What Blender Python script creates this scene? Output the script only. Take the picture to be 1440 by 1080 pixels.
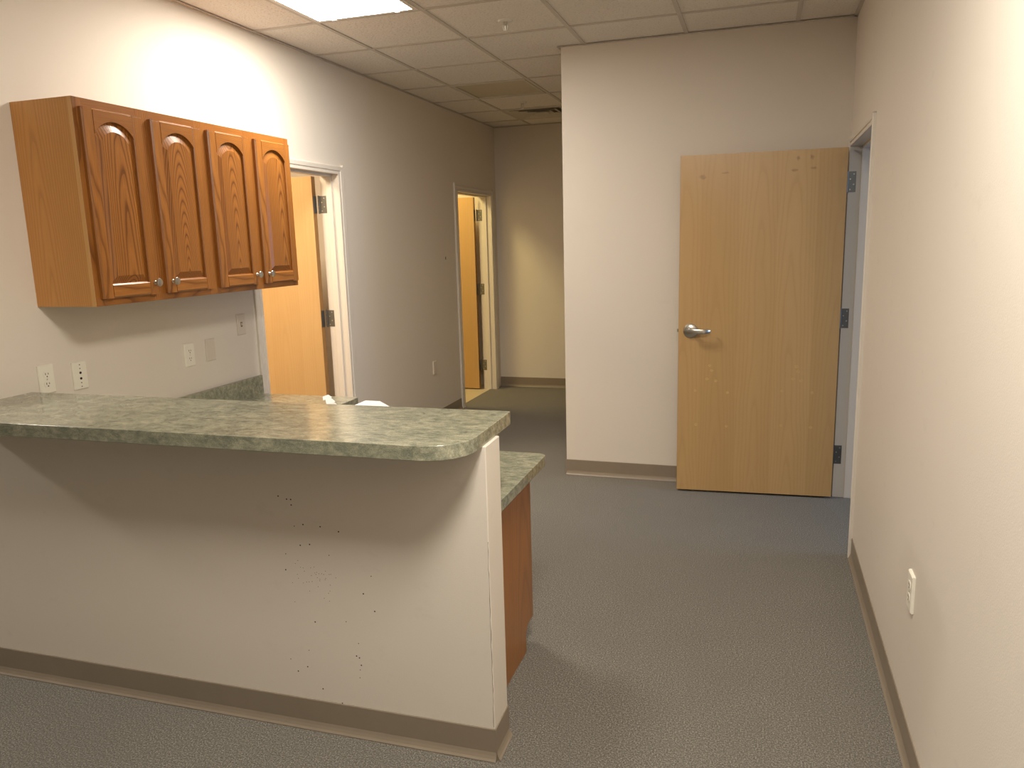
import bpy, bmesh, math, random
from mathutils import Vector, Matrix
random.seed(7)
for o in list(bpy.data.objects): bpy.data.objects.remove(o)
SC = bpy.context.scene
COL = SC.collection

# ------------------------------------------------------------ camera
cam_d = bpy.data.cameras.new('camera'); cam = bpy.data.objects.new('camera', cam_d); COL.objects.link(cam)
cam_d.sensor_fit = 'HORIZONTAL'; cam_d.sensor_width = 36.0; cam_d.lens = 1077.1656/1440*36.0
cam_d.clip_start = 0.02; cam_d.clip_end = 60
_R = Vector((0.9518024640609706, 0.3055422724752455, -0.026757973356134935))
_U = Vector((-0.03082973851699744, 0.18210714319868734, 0.982795256204967))
_F = Vector((-0.30515831404442906, 0.9346020052015059, -0.1827498159859156))
cam.matrix_world = Matrix(((_R.x, _U.x, -_F.x, 2.7146), (_R.y, _U.y, -_F.y, -0.2918), (_R.z, _U.z, -_F.z, 1.5753), (0, 0, 0, 1)))
SC.camera = cam

# ------------------------------------------------------------ world, daylight, exposure
W = bpy.data.worlds.new('world'); SC.world = W; W.use_nodes = True
W.node_tree.nodes['Background'].inputs[0].default_value = (0.62, 0.78, 1.0, 1)
W.node_tree.nodes['Background'].inputs[1].default_value = 0.6
SC.view_settings.view_transform = 'Standard'; SC.view_settings.look = 'None'
SC.view_settings.gamma = 1.0; SC.view_settings.use_curve_mapping = False
SC.view_settings.exposure = 0.30
LAMP_WARM = (1.0, 0.93, 0.82)
S_KITCHEN, S_DESK, S_LOBBY = 42.0, 60.0, 75.0     # strengths of the lit troffers
S_ROOM1, S_ROOM2 = 60.0, 34.0                     # lamps in the two rooms on the left
DAYLIGHT = 50.0                                  # sky light at the window of the room on the right
_dl = bpy.data.lights.new('window_right_offscreen', 'AREA'); _dl.shape = 'RECTANGLE'; _dl.size = 1.5; _dl.size_y = 1.3
_dl.energy = DAYLIGHT; _dl.color = (0.42, 0.63, 1.0)
dlo = bpy.data.objects.new('window_right_offscreen', _dl); COL.objects.link(dlo); dlo.location = (6.55, 4.1, 1.5); dlo.rotation_euler = (0, math.radians(90), 0)

# ------------------------------------------------------------ measures
H = 2.754; XR = 3.179; XM = 1.490; YM = 4.618; YB = 7.634; YR = -4.2; XL = -6.0; YL = 1.660; XJ = 0.0; YJ = 1.660; WT = 0.13
TC = 0.0171; XC = 1.9804; YC = 1.6964; TCW = 0.1296
GX0 = 0.410; GY0 = 3.571; GS = 0.6145; TEE = 0.024

# ------------------------------------------------------------ material helpers
MATS = {}
def new_mat(name):
    m = bpy.data.materials.new(name); m.use_nodes = True
    nt = m.node_tree
    return m, nt, nt.nodes['Principled BSDF']
def N(nt, t, **kw):
    n = nt.nodes.new(t)
    for k, v in kw.items(): setattr(n, k, v)
    return n
def L(nt, a, b): nt.links.new(a, b)
def MATH(nt, op, a, b=None, clamp=False):
    n = nt.nodes.new('ShaderNodeMath'); n.operation = op; n.use_clamp = clamp
    for i, x in enumerate((a, b)):
        if x is None: continue
        if isinstance(x, (int, float)): n.inputs[i].default_value = x
        else: nt.links.new(x, n.inputs[i])
    return n.outputs[0]
def MIX(nt, f, a, b, mode='MIX'):
    n = nt.nodes.new('ShaderNodeMix'); n.data_type = 'RGBA'; n.blend_type = mode
    for s, x in ((0, f), (6, a), (7, b)):
        if isinstance(x, (int, float)): n.inputs[s].default_value = x
        elif isinstance(x, tuple): n.inputs[s].default_value = (*x, 1)
        else: nt.links.new(x, n.inputs[s])
    return n.outputs[2]
def RAMP(nt, f, stops):
    n = nt.nodes.new('ShaderNodeValToRGB'); cr = n.color_ramp
    while len(cr.elements) < len(stops): cr.elements.new(0.5)
    for e, (p, c) in zip(cr.elements, stops):
        e.position = p; e.color = (*c, 1) if isinstance(c, tuple) else (c, c, c, 1)
    nt.links.new(f, n.inputs[0]); return n.outputs[0]
def OBJC(nt): return nt.nodes.new('ShaderNodeTexCoord').outputs['Object']
def MAP(nt, v, scale=(1, 1, 1), loc=(0, 0, 0)):
    n = nt.nodes.new('ShaderNodeMapping'); n.inputs['Scale'].default_value = scale; n.inputs['Location'].default_value = loc
    nt.links.new(v, n.inputs[0]); return n.outputs[0]
def NOISE(nt, v, scale, detail=3, rough=0.55, dist=0.0):
    n = nt.nodes.new('ShaderNodeTexNoise'); n.inputs['Scale'].default_value = scale; n.inputs['Detail'].default_value = detail
    n.inputs['Roughness'].default_value = rough; n.inputs['Distortion'].default_value = dist
    nt.links.new(v, n.inputs['Vector']); return n.outputs['Fac']
def BUMP(nt, bsdf, h, strength, dist):
    n = nt.nodes.new('ShaderNodeBump'); n.inputs['Strength'].default_value = strength; n.inputs['Distance'].default_value = dist
    nt.links.new(h, n.inputs['Height']); nt.links.new(n.outputs[0], bsdf.inputs['Normal'])

def paint(name, col, rough=0.6, scuff=0.0, bump=0.15):
    m, nt, b = new_mat(name); c = OBJC(nt)
    big = NOISE(nt, c, 1.3, 3)
    f = MIX(nt, big, tuple(x*0.97 for x in col), tuple(min(1, x*1.03) for x in col))
    if scuff:
        s = NOISE(nt, MAP(nt, c, (3, 3, 5)), 2.6, 6, 0.7)
        s = RAMP(nt, s, [(0.60, 0.0), (0.74, 1.0)])
        f = MIX(nt, MATH(nt, 'MULTIPLY', s, scuff), f, tuple(x*0.72 for x in col))
    L(nt, f, b.inputs['Base Color']); b.inputs['Roughness'].default_value = rough
    b.inputs['Specular IOR Level'].default_value = 0.35
    BUMP(nt, b, NOISE(nt, c, 260, 2), bump, 0.002)
    return m
def plain(name, col, rough=0.5, metal=0.0, var=0.06, scale=40):
    m, nt, b = new_mat(name); c = OBJC(nt); n = NOISE(nt, c, scale, 3)
    L(nt, MIX(nt, n, tuple(x*(1-var) for x in col), tuple(min(1, x*(1+var)) for x in col)), b.inputs['Base Color'])
    b.inputs['Roughness'].default_value = rough; b.inputs['Metallic'].default_value = metal
    return m
def wood(name, axis, light, dark, u0=0.0, d0=0.02, k=0.08, a0=0.0, spacing=0.0034, warp=0.006, contrast=1.0, rough=0.33, seed=0.0, plane='y', pore=0.5, leaf=None, spots=None, coat=0.25, warpscale=5.0):
    """Flat-sawn grain: rings of a log whose axis leans against the board."""
    m, nt, b = new_mat(name); c = OBJC(nt)
    s = N(nt, 'ShaderNodeSeparateXYZ'); L(nt, c, s.inputs[0])
    comp = {'x': s.outputs[0], 'y': s.outputs[1], 'z': s.outputs[2]}
    a = comp[axis]; u = comp[plane]
    other = [q for q in 'xyz' if q not in (axis, plane)][0]
    if leaf:   # veneer leaves of a given width, each mirrored and shifted
        lf = MATH(nt, 'FLOOR', MATH(nt, 'DIVIDE', MATH(nt, 'ADD', u, leaf*0.31), leaf))
        rnd = N(nt, 'ShaderNodeTexWhiteNoise', noise_dimensions='1D'); L(nt, MATH(nt, 'ADD', lf, seed), rnd.inputs['W'])
        uu = MATH(nt, 'SUBTRACT', MATH(nt, 'PINGPONG', MATH(nt, 'ADD', u, leaf*0.31), leaf), leaf*0.45)
    else: uu = MATH(nt, 'SUBTRACT', u, u0)
    sc = [warpscale]*3; sc['xyz'.index(axis)] = warpscale*0.22
    wv = NOISE(nt, MAP(nt, c, tuple(sc), (seed, seed*1.7, seed*0.6)), 1.0, 3, 0.5)
    wa = MATH(nt, 'MULTIPLY', MATH(nt, 'SUBTRACT', wv, 0.5), warp*4)
    dd = MATH(nt, 'ADD', MATH(nt, 'ADD', MATH(nt, 'MULTIPLY', MATH(nt, 'SUBTRACT', a, a0), k), d0), comp[other])
    r = MATH(nt, 'SQRT', MATH(nt, 'ADD', MATH(nt, 'MULTIPLY', uu, uu), MATH(nt, 'MULTIPLY', dd, dd)))
    r = MATH(nt, 'ADD', r, wa)
    fr = MATH(nt, 'FRACT', MATH(nt, 'DIVIDE', MATH(nt, 'ADD', r, 3.0), spacing))
    g = RAMP(nt, fr, [(0.0, 0.9), (0.10, 1.0), (0.30, 0.25), (0.65, 0.0), (0.93, 0.35)])
    col = MIX(nt, MATH(nt, 'MULTIPLY', g, contrast), light, dark)
    ps = [420]*3; ps['xyz'.index(axis)] = 9
    p = RAMP(nt, NOISE(nt, MAP(nt, c, tuple(ps)), 1.0, 2), [(0.46, 1.0), (0.60, 0.0)])
    col = MIX(nt, MATH(nt, 'MULTIPLY', p, pore*0.45), col, dark)
    bs = [7]*3; bs['xyz'.index(axis)] = 0.8
    bl = NOISE(nt, MAP(nt, c, tuple(bs), (seed*2, 3, seed)), 1.0, 2)
    col = MIX(nt, MATH(nt, 'MULTIPLY', RAMP(nt, bl, [(0.35, 0.0), (0.7, 1.0)]), 0.22), col, dark)
    if leaf:
        col = MIX(nt, MATH(nt, 'MULTIPLY', rnd.outputs['Value'], 0.38), col, dark)
    if spots:   # stains with a shape of their own: (u, a, ru, ra)
        for (su, sa, ru, ra) in spots:
            e = MATH(nt, 'ADD', MATH(nt, 'POWER', MATH(nt, 'DIVIDE', MATH(nt, 'SUBTRACT', u, su), ru), 2.0), MATH(nt, 'POWER', MATH(nt, 'DIVIDE', MATH(nt, 'SUBTRACT', a, sa), ra), 2.0))
            e = MATH(nt, 'ADD', e, MATH(nt, 'MULTIPLY', NOISE(nt, MAP(nt, c, (60, 60, 60)), 1.0), 1.2))
            col = MIX(nt, MATH(nt, 'MULTIPLY', RAMP(nt, e, [(0.55, 1.0), (1.0, 0.0)]), 0.55), col, tuple(x*0.45 for x in dark))
    L(nt, col, b.inputs['Base Color']); b.inputs['Roughness'].default_value = rough
    b.inputs['Coat Weight'].default_value = coat; b.inputs['Coat Roughness'].default_value = 0.22
    BUMP(nt, b, p, 0.12, 0.0006)
    return m
def carpet(name, col):
    m, nt, b = new_mat(name); c = OBJC(nt)
    f1 = NOISE(nt, c, 190, 4, 0.8); f2 = NOISE(nt, c, 2.2, 4, 0.6); f3 = NOISE(nt, c, 90, 2)
    base = RAMP(nt, f1, [(0.33, tuple(x*0.15 for x in col)), (0.50, tuple(x*0.9 for x in col)), (0.64, tuple(min(1, x*2.6) for x in col))])
    base = MIX(nt, MATH(nt, 'MULTIPLY', f3, 0.35), base, tuple(x*0.7 for x in col))
    base = MIX(nt, MATH(nt, 'MULTIPLY', RAMP(nt, f2, [(0.4, 0.0), (0.7, 1.0)]), 0.25), base, tuple(x*0.75 for x in col))
    L(nt, base, b.inputs['Base Color']); b.inputs['Roughness'].default_value = 0.95; b.inputs['Specular IOR Level'].default_value = 0.1
    b.inputs['Sheen Weight'].default_value = 0.15
    BUMP(nt, b, f1, 0.7, 0.006)
    return m
def laminate(name, stretch=(1, 1, 1)):
    m, nt, b = new_mat(name); c = OBJC(nt)
    n1 = NOISE(nt, MAP(nt, c, (19, 30, 30)), 1.0, 9, 0.76, 0.5)
    n2 = NOISE(nt, MAP(nt, c, (26, 60, 60), (4, 1, 2)), 1.0, 6, 0.7)
    n3 = NOISE(nt, c, 420, 3, 0.6)
    col = RAMP(nt, n1, [(0.30, (0.135, 0.146, 0.110)), (0.45, (0.222, 0.230, 0.170)), (0.57, (0.350, 0.345, 0.250)), (0.71, (0.530, 0.500, 0.360))])
    col = MIX(nt, MATH(nt, 'MULTIPLY', RAMP(nt, n2, [(0.46, 0.0), (0.72, 1.0)]), 0.55), col, (0.58, 0.54, 0.39))
    col = MIX(nt, MATH(nt, 'MULTIPLY', RAMP(nt, n3, [(0.42, 1.0), (0.55, 0.0)]), 0.35), col, (0.08, 0.095, 0.06))
    L(nt, col, b.inputs['Base Color']); b.inputs['Roughness'].default_value = 0.16; b.inputs['Specular IOR Level'].default_value = 0.7; b.inputs['Coat Weight'].default_value = 0.15; b.inputs['Coat Roughness'].default_value = 0.10
    BUMP(nt, b, n3, 0.05, 0.0005)
    return m
def tilemat(name, col):
    m, nt, b = new_mat(name); c = OBJC(nt)
    v = NOISE(nt, MAP(nt, c, (1, 1.7, 1)), 75, 4, 0.6); v2 = NOISE(nt, c, 260, 2)
    pit = RAMP(nt, v, [(0.34, 1.0), (0.44, 0.0)]); pin = RAMP(nt, v2, [(0.32, 1.0), (0.40, 0.0)])
    q = MATH(nt, 'MAXIMUM', pit, pin)
    L(nt, MIX(nt, MATH(nt, 'MULTIPLY', q, 0.55), col, tuple(x*0.55 for x in col)), b.inputs['Base Color'])
    b.inputs['Roughness'].default_value = 0.95; b.inputs['Specular IOR Level'].default_value = 0.1
    BUMP(nt, b, MATH(nt, 'SUBTRACT', 1.0, q), 0.6, 0.004)
    return m
def emit(name, col, strength):
    m = bpy.data.materials.new(name); m.use_nodes = True; nt = m.node_tree
    nt.nodes.remove(nt.nodes['Principled BSDF']); e = N(nt, 'ShaderNodeEmission')
    e.inputs[0].default_value = (*col, 1); e.inputs[1].default_value = strength
    L(nt, e.outputs[0], nt.nodes['Material Output'].inputs[0]); return m

def glass(name):
    m = bpy.data.materials.new(name); m.use_nodes = True; nt = m.node_tree
    nt.nodes.remove(nt.nodes['Principled BSDF']); a = N(nt, 'ShaderNodeBsdfTransparent'); g = N(nt, 'ShaderNodeBsdfGlossy'); mx = N(nt, 'ShaderNodeMixShader')
    g.inputs['Roughness'].default_value = 0.02; mx.inputs[0].default_value = 0.06
    L(nt, a.outputs[0], mx.inputs[1]); L(nt, g.outputs[0], mx.inputs[2]); L(nt, mx.outputs[0], nt.nodes['Material Output'].inputs[0]); return m
M_GLASS = glass('window_glass')
WALLC = (0.755, 0.688, 0.605)
M_WALL = paint('wall_paint', WALLC, 0.62, 0.10)
M_WALLS = paint('scuffed_wall_paint', WALLC, 0.55, 0.22)
M_TRIM = paint('door_frame_paint', (0.72, 0.66, 0.585), 0.35, 0, 0.05)
M_BASE = plain('vinyl_cove_base', (0.265, 0.215, 0.160), 0.42, 0, 0.10, 9)
M_TOE = M_BASE
M_CARPET = carpet('carpet', (0.180, 0.166, 0.140))
M_TILE = tilemat('acoustic_tile', (0.86, 0.81, 0.74))
M_TEE = plain('ceiling_grid_metal', (0.58, 0.53, 0.47), 0.5)
M_FLOORTILE = plain('vinyl_floor_tile', (0.62, 0.54, 0.40), 0.4)
M_LAM = laminate('green_laminate')
M_NICKEL = plain('satin_nickel', (0.62, 0.60, 0.55), 0.28, 1.0, 0.05, 200)
M_HINGE = plain('hinge_steel', (0.20, 0.20, 0.19), 0.38, 0.8, 0.12, 120)
M_PLATE = plain('ivory_plastic', (0.86, 0.82, 0.71), 0.35, 0, 0.02)
M_PLATE2 = plain('painted_plate', (0.70, 0.62, 0.53), 0.5, 0, 0.02)
M_BLACK = plain('dark_hole', (0.012, 0.010, 0.008), 0.8)
M_WHITE = plain('white_card', (0.88, 0.88, 0.86), 0.55, 0, 0.02)
M_LENS_OFF = plain('unlit_lens', (0.54, 0.49, 0.35), 0.45, 0, 0.05)
M_VENT = plain('diffuser_metal', (0.60, 0.55, 0.47), 0.45)
M_FIXT = plain('troffer_frame_white', (0.78, 0.74, 0.68), 0.4)
M_FILL = plain('wood_filler', (0.62, 0.42, 0.16), 0.35, 0, 0.1, 300)
M_CRACK = plain('crack_dark', (0.10, 0.07, 0.05), 0.9)
OAK_L = (0.420, 0.162, 0.030); OAK_D = (0.110, 0.030, 0.004)
M_OAKV = wood('oak_stile', 'z', OAK_L, OAK_D, d0=0.3, k=0.01, spacing=0.0045, warp=0.008, contrast=0.68, seed=2.0)
M_OAKH = wood('oak_rail', 'y', OAK_L, OAK_D, d0=0.3, k=0.02, spacing=0.0045, warp=0.008, contrast=0.68, seed=5.0, plane='z')
M_OAKP = [wood('oak_panel_%s' % 'abcd'[i], 'z', OAK_L, OAK_D, u0=u, d0=0.006+dd, k=k, a0=a0, spacing=sp, warp=wp, contrast=0.85, seed=s)
          for i, (u, dd, k, a0, sp, wp, s) in enumerate(((0.165, 0.02, 0.045, -0.1, 0.0075, 0.011, 1.3), (0.142, -0.02, 0.120, 0.0, 0.0058, 0.004, 4.1), (0.150, -0.02, 0.100, 0.0, 0.0066, 0.006, 7.9), (0.185, 0.01, 0.055, -0.1, 0.0060, 0.006, 9.6)))]
M_OAKS = wood('oak_side_veneer', 'z', (0.72, 0.345, 0.090), (0.44, 0.175, 0.036), u0=0.09, d0=0.02, k=0.035, spacing=0.011, warp=0.012, contrast=0.45, seed=3.0, plane='x', rough=0.4, pore=0.4)
M_OAKE = wood('oak_face_edge', 'z', (0.80, 0.46, 0.17), (0.55, 0.26, 0.075), d0=0.3, k=0.01, contrast=0.4, seed=8.0, plane='x')
M_OAKB = wood('oak_base_side', 'z', OAK_L, OAK_D, u0=0.2, d0=0.05, k=0.03, spacing=0.009, contrast=0.35, seed=6.0, plane='y', pore=0.3)
MAP_L = (0.63, 0.405, 0.180); MAP_D = (0.47, 0.270, 0.098)
_spots = [(0.784, 1.914, 0.034, 0.026), (0.653, 1.932, 0.036, 0.010), (0.262, 1.995, 0.016, 0.026), (0.187, 1.996, 0.020, 0.026), (0.277, 1.930, 0.036, 0.014), (0.175, 1.937, 0.040, 0.012)]
M_MAPLE = wood('maple_veneer', 'z', MAP_L, MAP_D, leaf=0.212, d0=0.02, k=0.030, spacing=0.017, warp=0.020, contrast=0.30, seed=3.0, plane='x', rough=0.30, pore=0.15, spots=_spots, coat=0.3, warpscale=4.0)
M_MAPLE2 = wood('maple_veneer_plain', 'z', MAP_L, MAP_D, leaf=0.24, d0=0.02, k=0.02, spacing=0.015, warp=0.012, contrast=0.25, seed=5.0, plane='x', rough=0.3, pore=0.15)
M_MAPLEE = wood('maple_edge', 'z', (0.42, 0.23, 0.085), (0.30, 0.15, 0.05), d0=0.3, k=0.01, contrast=0.3, seed=5.5, plane='x')

# ------------------------------------------------------------ geometry helpers
def wloc(o):
    v = Vector((0, 0, 0))
    while o is not None: v += o.location; o = o.parent
    return v
def box(bm, x0, x1, y0, y1, z0, z1, bev=0.0, seg=1):
    b2 = bmesh.new() if bev else bm
    vs = [b2.verts.new((x, y, z)) for x in (x0, x1) for y in (y0, y1) for z in (z0, z1)]
    for f in ((0, 1, 3, 2), (4, 6, 7, 5), (0, 4, 5, 1), (2, 3, 7, 6), (0, 2, 6, 4), (1, 5, 7, 3)): b2.faces.new([vs[i] for i in f])
    if bev:
        bmesh.ops.recalc_face_normals(b2, faces=b2.faces)
        bmesh.ops.bevel(b2, geom=list(b2.edges), offset=bev, segments=seg, profile=0.5, affect='EDGES')
        me = bpy.data.meshes.new('t'); b2.to_mesh(me); b2.free(); bm.from_mesh(me); bpy.data.meshes.remove(me)
    return bm
def prism(bm, pts, axis, a, b):
    """Polygon pts extruded along axis from a to b. pts are the two other coordinates in xyz order."""
    def P(p, t):
        return {'x': (t, p[0], p[1]), 'y': (p[0], t, p[1]), 'z': (p[0], p[1], t)}[axis]
    A = [bm.verts.new(P(p, a)) for p in pts]; B = [bm.verts.new(P(p, b)) for p in pts]
    bm.faces.new(A); bm.faces.new(B[::-1]); n = len(pts)
    for i in range(n): bm.faces.new((A[i], A[(i+1) % n], B[(i+1) % n], B[i]))
    return bm
def lathe(bm, prof, origin, axis=(0, 0, 1), seg=24):
    """prof: (radius, height along axis)"""
    z = Vector(axis).normalized(); x = z.orthogonal().normalized(); y = z.cross(x); o = Vector(origin); rings = []
    for r, h in prof:
        if r < 1e-6: rings.append([bm.verts.new(o+z*h)])
        else: rings.append([bm.verts.new(o+z*h+(x*math.cos(2*math.pi*i/seg)+y*math.sin(2*math.pi*i/seg))*r) for i in range(seg)])
    for A, B in zip(rings, rings[1:]):
        for i in range(seg):
            j = (i+1) % seg
            if len(A) == 1 and len(B) == 1: continue
            if len(A) == 1: bm.faces.new((A[0], B[i], B[j]))
            elif len(B) == 1: bm.faces.new((A[i], B[0], A[j]))
            else: bm.faces.new((A[i], A[j], B[j], B[i]))
    if len(rings[0]) > 1: bm.faces.new(rings[0][::-1])
    if len(rings[-1]) > 1: bm.faces.new(rings[-1])
    return bm
def obj(name, bm, mat, parent=None, local=False, smooth=False, bevel=0.0):
    """Links bm as ONE mesh object. Vertices are in world space unless local is set."""
    bmesh.ops.remove_doubles(bm, verts=bm.verts, dist=1e-6)
    bmesh.ops.recalc_face_normals(bm, faces=bm.faces)
    me = bpy.data.meshes.new(name)
    if parent is not None and not local: bmesh.ops.translate(bm, verts=bm.verts, vec=-wloc(parent))
    bm.to_mesh(me); bm.free(); me.materials.append(mat)
    if smooth:
        me.polygons.foreach_set('use_smooth', [True]*len(me.polygons))
        me.set_sharp_from_angle(angle=math.radians(35))
    o = bpy.data.objects.new(name, me); COL.objects.link(o); o.parent = parent
    if bevel:
        md = o.modifiers.new('bevel', 'BEVEL'); md.width = bevel; md.segments = 2; md.limit_method = 'ANGLE'
    return o
def BX(*a, **k): return box(bmesh.new(), *a, **k)
def empty(name, loc, rz=0.0, parent=None):
    o = bpy.data.objects.new(name, None); COL.objects.link(o); o.location = loc; o.rotation_euler = (0, 0, rz); o.parent = parent
    o.empty_display_size = 0.05; return o
def tag(o, label, cat, group=None):
    o['label'] = label; o['category'] = cat
    if group: o['group'] = group
    return o
def struct(o, label=None, cat=None):
    o['kind'] = 'structure'
    if label: o['label'] = label
    if cat: o['category'] = cat
    return o
def copy_tree(o, parent=None):
    c = o.copy(); COL.objects.link(c); c.parent = parent
    for ch in list(o.children): copy_tree(ch, c)
    return c
def rot_tc(bm):   # the half wall stands one degree off square, turning about its outer corner
    bmesh.ops.rotate(bm, verts=bm.verts, cent=(XC, YC, 0), matrix=Matrix.Rotation(TC, 3, 'Z')); return bm

# ------------------------------------------------------------ room shell
D1 = (3.445, 4.380); D2 = (6.515, 7.445); DR = (3.622, 4.532); DH = 2.048     # door openings
struct(obj('floor', box(BX(-0.06, XR+0.0, YR, YB+0.1, -0.06, 0.0), XL, -0.06, YR, YJ+0.1, -0.06, 0.0), M_CARPET), 'dark grey taupe loop carpet covering the whole floor', 'floor')
bm = bmesh.new()
for y0, y1 in ((YJ+0.03, D1[0]), (D1[1], D2[0]), (D2[1], YB+0.1)): box(bm, -WT, 0, y0, y1, 0, 3.0)
for a in (D1, D2): box(bm, -WT, 0, a[0], a[1], DH, 3.0)
wall_left = struct(obj('wall_left', bm, M_WALL), 'long cream wall with two doorways behind the oak cabinet', 'wall')
bm = bmesh.new()
for y0, y1 in ((YR-0.1, DR[0]), (DR[1], 6.1)): box(bm, XR, XR+WT, y0, y1, 0, 3.0)
box(bm, XR, XR+WT, DR[0], DR[1], DH, 3.0)
wall_right = struct(obj('wall_right', bm, M_WALLS), 'cream wall with smudges beside the open maple door', 'wall')
struct(obj('wall_middle', BX(XM, XR, YM, YM+0.12, 0, 3.0), M_WALL), 'cream wall that the open maple door folds back against', 'wall')
struct(obj('wall_hall', BX(XM, XM+0.12, YM+0.12, YB, 0, 3.0), M_WALL), 'cream side wall of the hallway', 'wall')
struct(obj('wall_back', BX(0, XM+0.12, YB, YB+0.1, 0, 3.0), M_WALL), 'dim cream wall at the far end of the hallway', 'wall')
struct(obj('wall_rear', BX(XL, XR, YR-0.1, YR, 0, 3.0), M_WALL), 'cream wall closing the reception room', 'wall')
struct(obj('wall_lobby', BX(XL, XJ-0.001, YL+0.008, YL+0.108, 0, 3.0), M_WALL), 'cream wall that turns away beside the half wall', 'wall')
struct(obj('wall_far_left', BX(XL-0.1, XL, YR-0.1, YL+0.1, 0, 3.0), M_WALL), 'cream wall at the far side of the lobby', 'wall')
# cove base: straight runs given as (x, y) foot line of the wall, with the side it faces
def cove(name, p, q, n, parent=None, label=None, structure=True):
    p, q, n = Vector((*p, 0)), Vector((*q, 0)), Vector((*n, 0)).normalized()
    def run(prof):
        b = bmesh.new()
        A = [b.verts.new(p+n*d+Vector((0, 0, z))) for d, z in prof]; B = [b.verts.new(q+n*d+Vector((0, 0, z))) for d, z in prof]
        b.faces.new(A); b.faces.new(B[::-1])
        for i in range(len(prof)): j = (i+1) % len(prof); b.faces.new((A[i], A[j], B[j], B[i]))
        return b
    o = obj(name, run([(0, 0.018), (0.0075, 0.018), (0.0045, 0.028), (0.0035, 0.104), (0.002, 0.1065), (0, 0.1065)]), M_BASE, parent)
    t = obj('base_toe', run([(0, 0.0), (0.016, 0.0), (0.0165, 0.003), (0.0115, 0.009), (0.0075, 0.018), (0, 0.018)]), M_TOE, o)
    if structure: struct(o, label, 'baseboard')
    return o
cove('baseboard_right', (XR, YR), (XR, 3.577), (-1, 0), label='taupe vinyl cove base along the wall with the lone outlet')
cove('baseboard_lobby', (XL, YL+0.008), (XJ-0.13, YL+0.008), (0, -1), label='taupe vinyl cove base along the lobby wall')
cove('baseboard_middle', (XM, YM), (XR, YM), (0, -1), label='taupe vinyl cove base under the wall behind the open door')
cove('baseboard_back', (0, YB), (XM, YB), (0, -1), label='taupe vinyl cove base at the far end of the hallway')
cove('baseboard_left', (0, 4.446), (0, 6.439), (1, 0), label='taupe vinyl cove base between the two doorways')
cove('baseboard_hall', (XM, YB), (XM, YM), (-1, 0), label='taupe vinyl cove base round the hallway corner')

# ------------------------------------------------------------ ceiling: slab, tiles, tees
ceil = struct(obj('ceiling', box(BX(-WT, XR+WT, YR, YB+0.1, H+0.10, H+0.14), XL, -WT, YR, YJ+0.1, H+0.10, H+0.14), M_TILE), 'suspended ceiling of square white acoustic tiles in a metal grid', 'ceiling')
xs = [GX0+GS*i for i in range(-11, 6)]; ys = [GY0+GS*j for j in range(-13, 8)]
FIXTURES = {(0, 1), (0, 1)}
TROFFERS = [(0, -1, 1), (3, -5, 1), (-6, -5, 1)]      # column, row, rows long
skip = set((c, r+i) for c, r, n in TROFFERS for i in range(n)) | {(0, 3), (0, 5)}
mesh_cache = {}
for i in range(-11, 5):
    for j in range(-13, 7):
        x0, x1 = GX0+GS*i, GX0+GS*(i+1); y0, y1 = GY0+GS*j, GY0+GS*(j+1)
        if i < -1 and y0 >= YL: continue
        if i < -1: y1 = min(y1, YL)
        x0, x1 = max(x0, 0 if y0 > 1.9 and i == -1 else XL), min(x1, XR); y0, y1 = max(y0, YR), min(y1, YB)
        if y1 > YM: x1 = min(x1, XM) if y0 >= YM-0.3 and x0 < XM else x1
        if x1-x0 < 0.02 or y1-y0 < 0.02 or (i, j) in skip: continue
        if y0 >= YM-0.001 and x0 >= XM-0.001: continue
        if y0 < YM < y1 and x0 >= XM: y1 = YM
        if y0 < YM < y1 and x0 < XM < GX0+GS*(i+1): x1 = GX0+GS*(i+1)
        key = (round(x1-x0, 4), round(y1-y0, 4))
        if key not in mesh_cache:
            t = obj('ceiling_tile', BX(0, key[0], 0, key[1], 0, 0.016), M_TILE, ceil, local=True); mesh_cache[key] = t.data
        else:
            t = bpy.data.objects.new('ceiling_tile', mesh_cache[key]); COL.objects.link(t); t.parent = ceil
        t.location = (x0, y0, H+0.001)
def tee(x0, x1, y0, y1):
    if x1-x0 > 0.005 and y1-y0 > 0.005:
        b = BX(x0, x1, y0, y1, H-0.004, H+0.001); xm, ym = (x0+x1)/2, (y0+y1)/2
        if y1-y0 > x1-x0: box(b, xm-0.002, xm+0.002, y0, y1, H+0.001, H+0.03)
        else: box(b, x0, x1, ym-0.002, ym+0.002, H+0.001, H+0.03)
        obj('grid_tee', b, M_TEE, ceil)
hw = TEE/2
for x in xs:
    if XL < x < XR: tee(x-hw, x+hw, YR, YJ if x < 0 else YB if x+hw < XM else YM)
for y in ys:
    xe = [0 if y > YL else XL]+[x for x in xs if (0 if y > YL else XL) < x < XR]+[XR]
    if YR < y < YB:
        for a, b_ in zip(xe, xe[1:]):
            if y > YM and b_ > XM: b_ = XM
            if b_-a < 0.03: continue
            tee(a+(hw if a not in (0, XL) else 0), b_-(hw if b_ not in (XR, XM) else 0), y-hw, y+hw)
for (x0, x1, y0, y1) in ((0, 0.02, YL, YB), (XL, 0.0, YL-0.02, YL), (XR-0.02, XR, YR, YM), (XM, XR, YM-0.02, YM), (0.02, XM, YB-0.02, YB), (XM-0.02, XM, YM-0.02, YB-0.02)):
    obj('wall_angle', BX(x0, x1, y0, y1, H-0.006, H-0.003), M_TEE, ceil)

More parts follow.
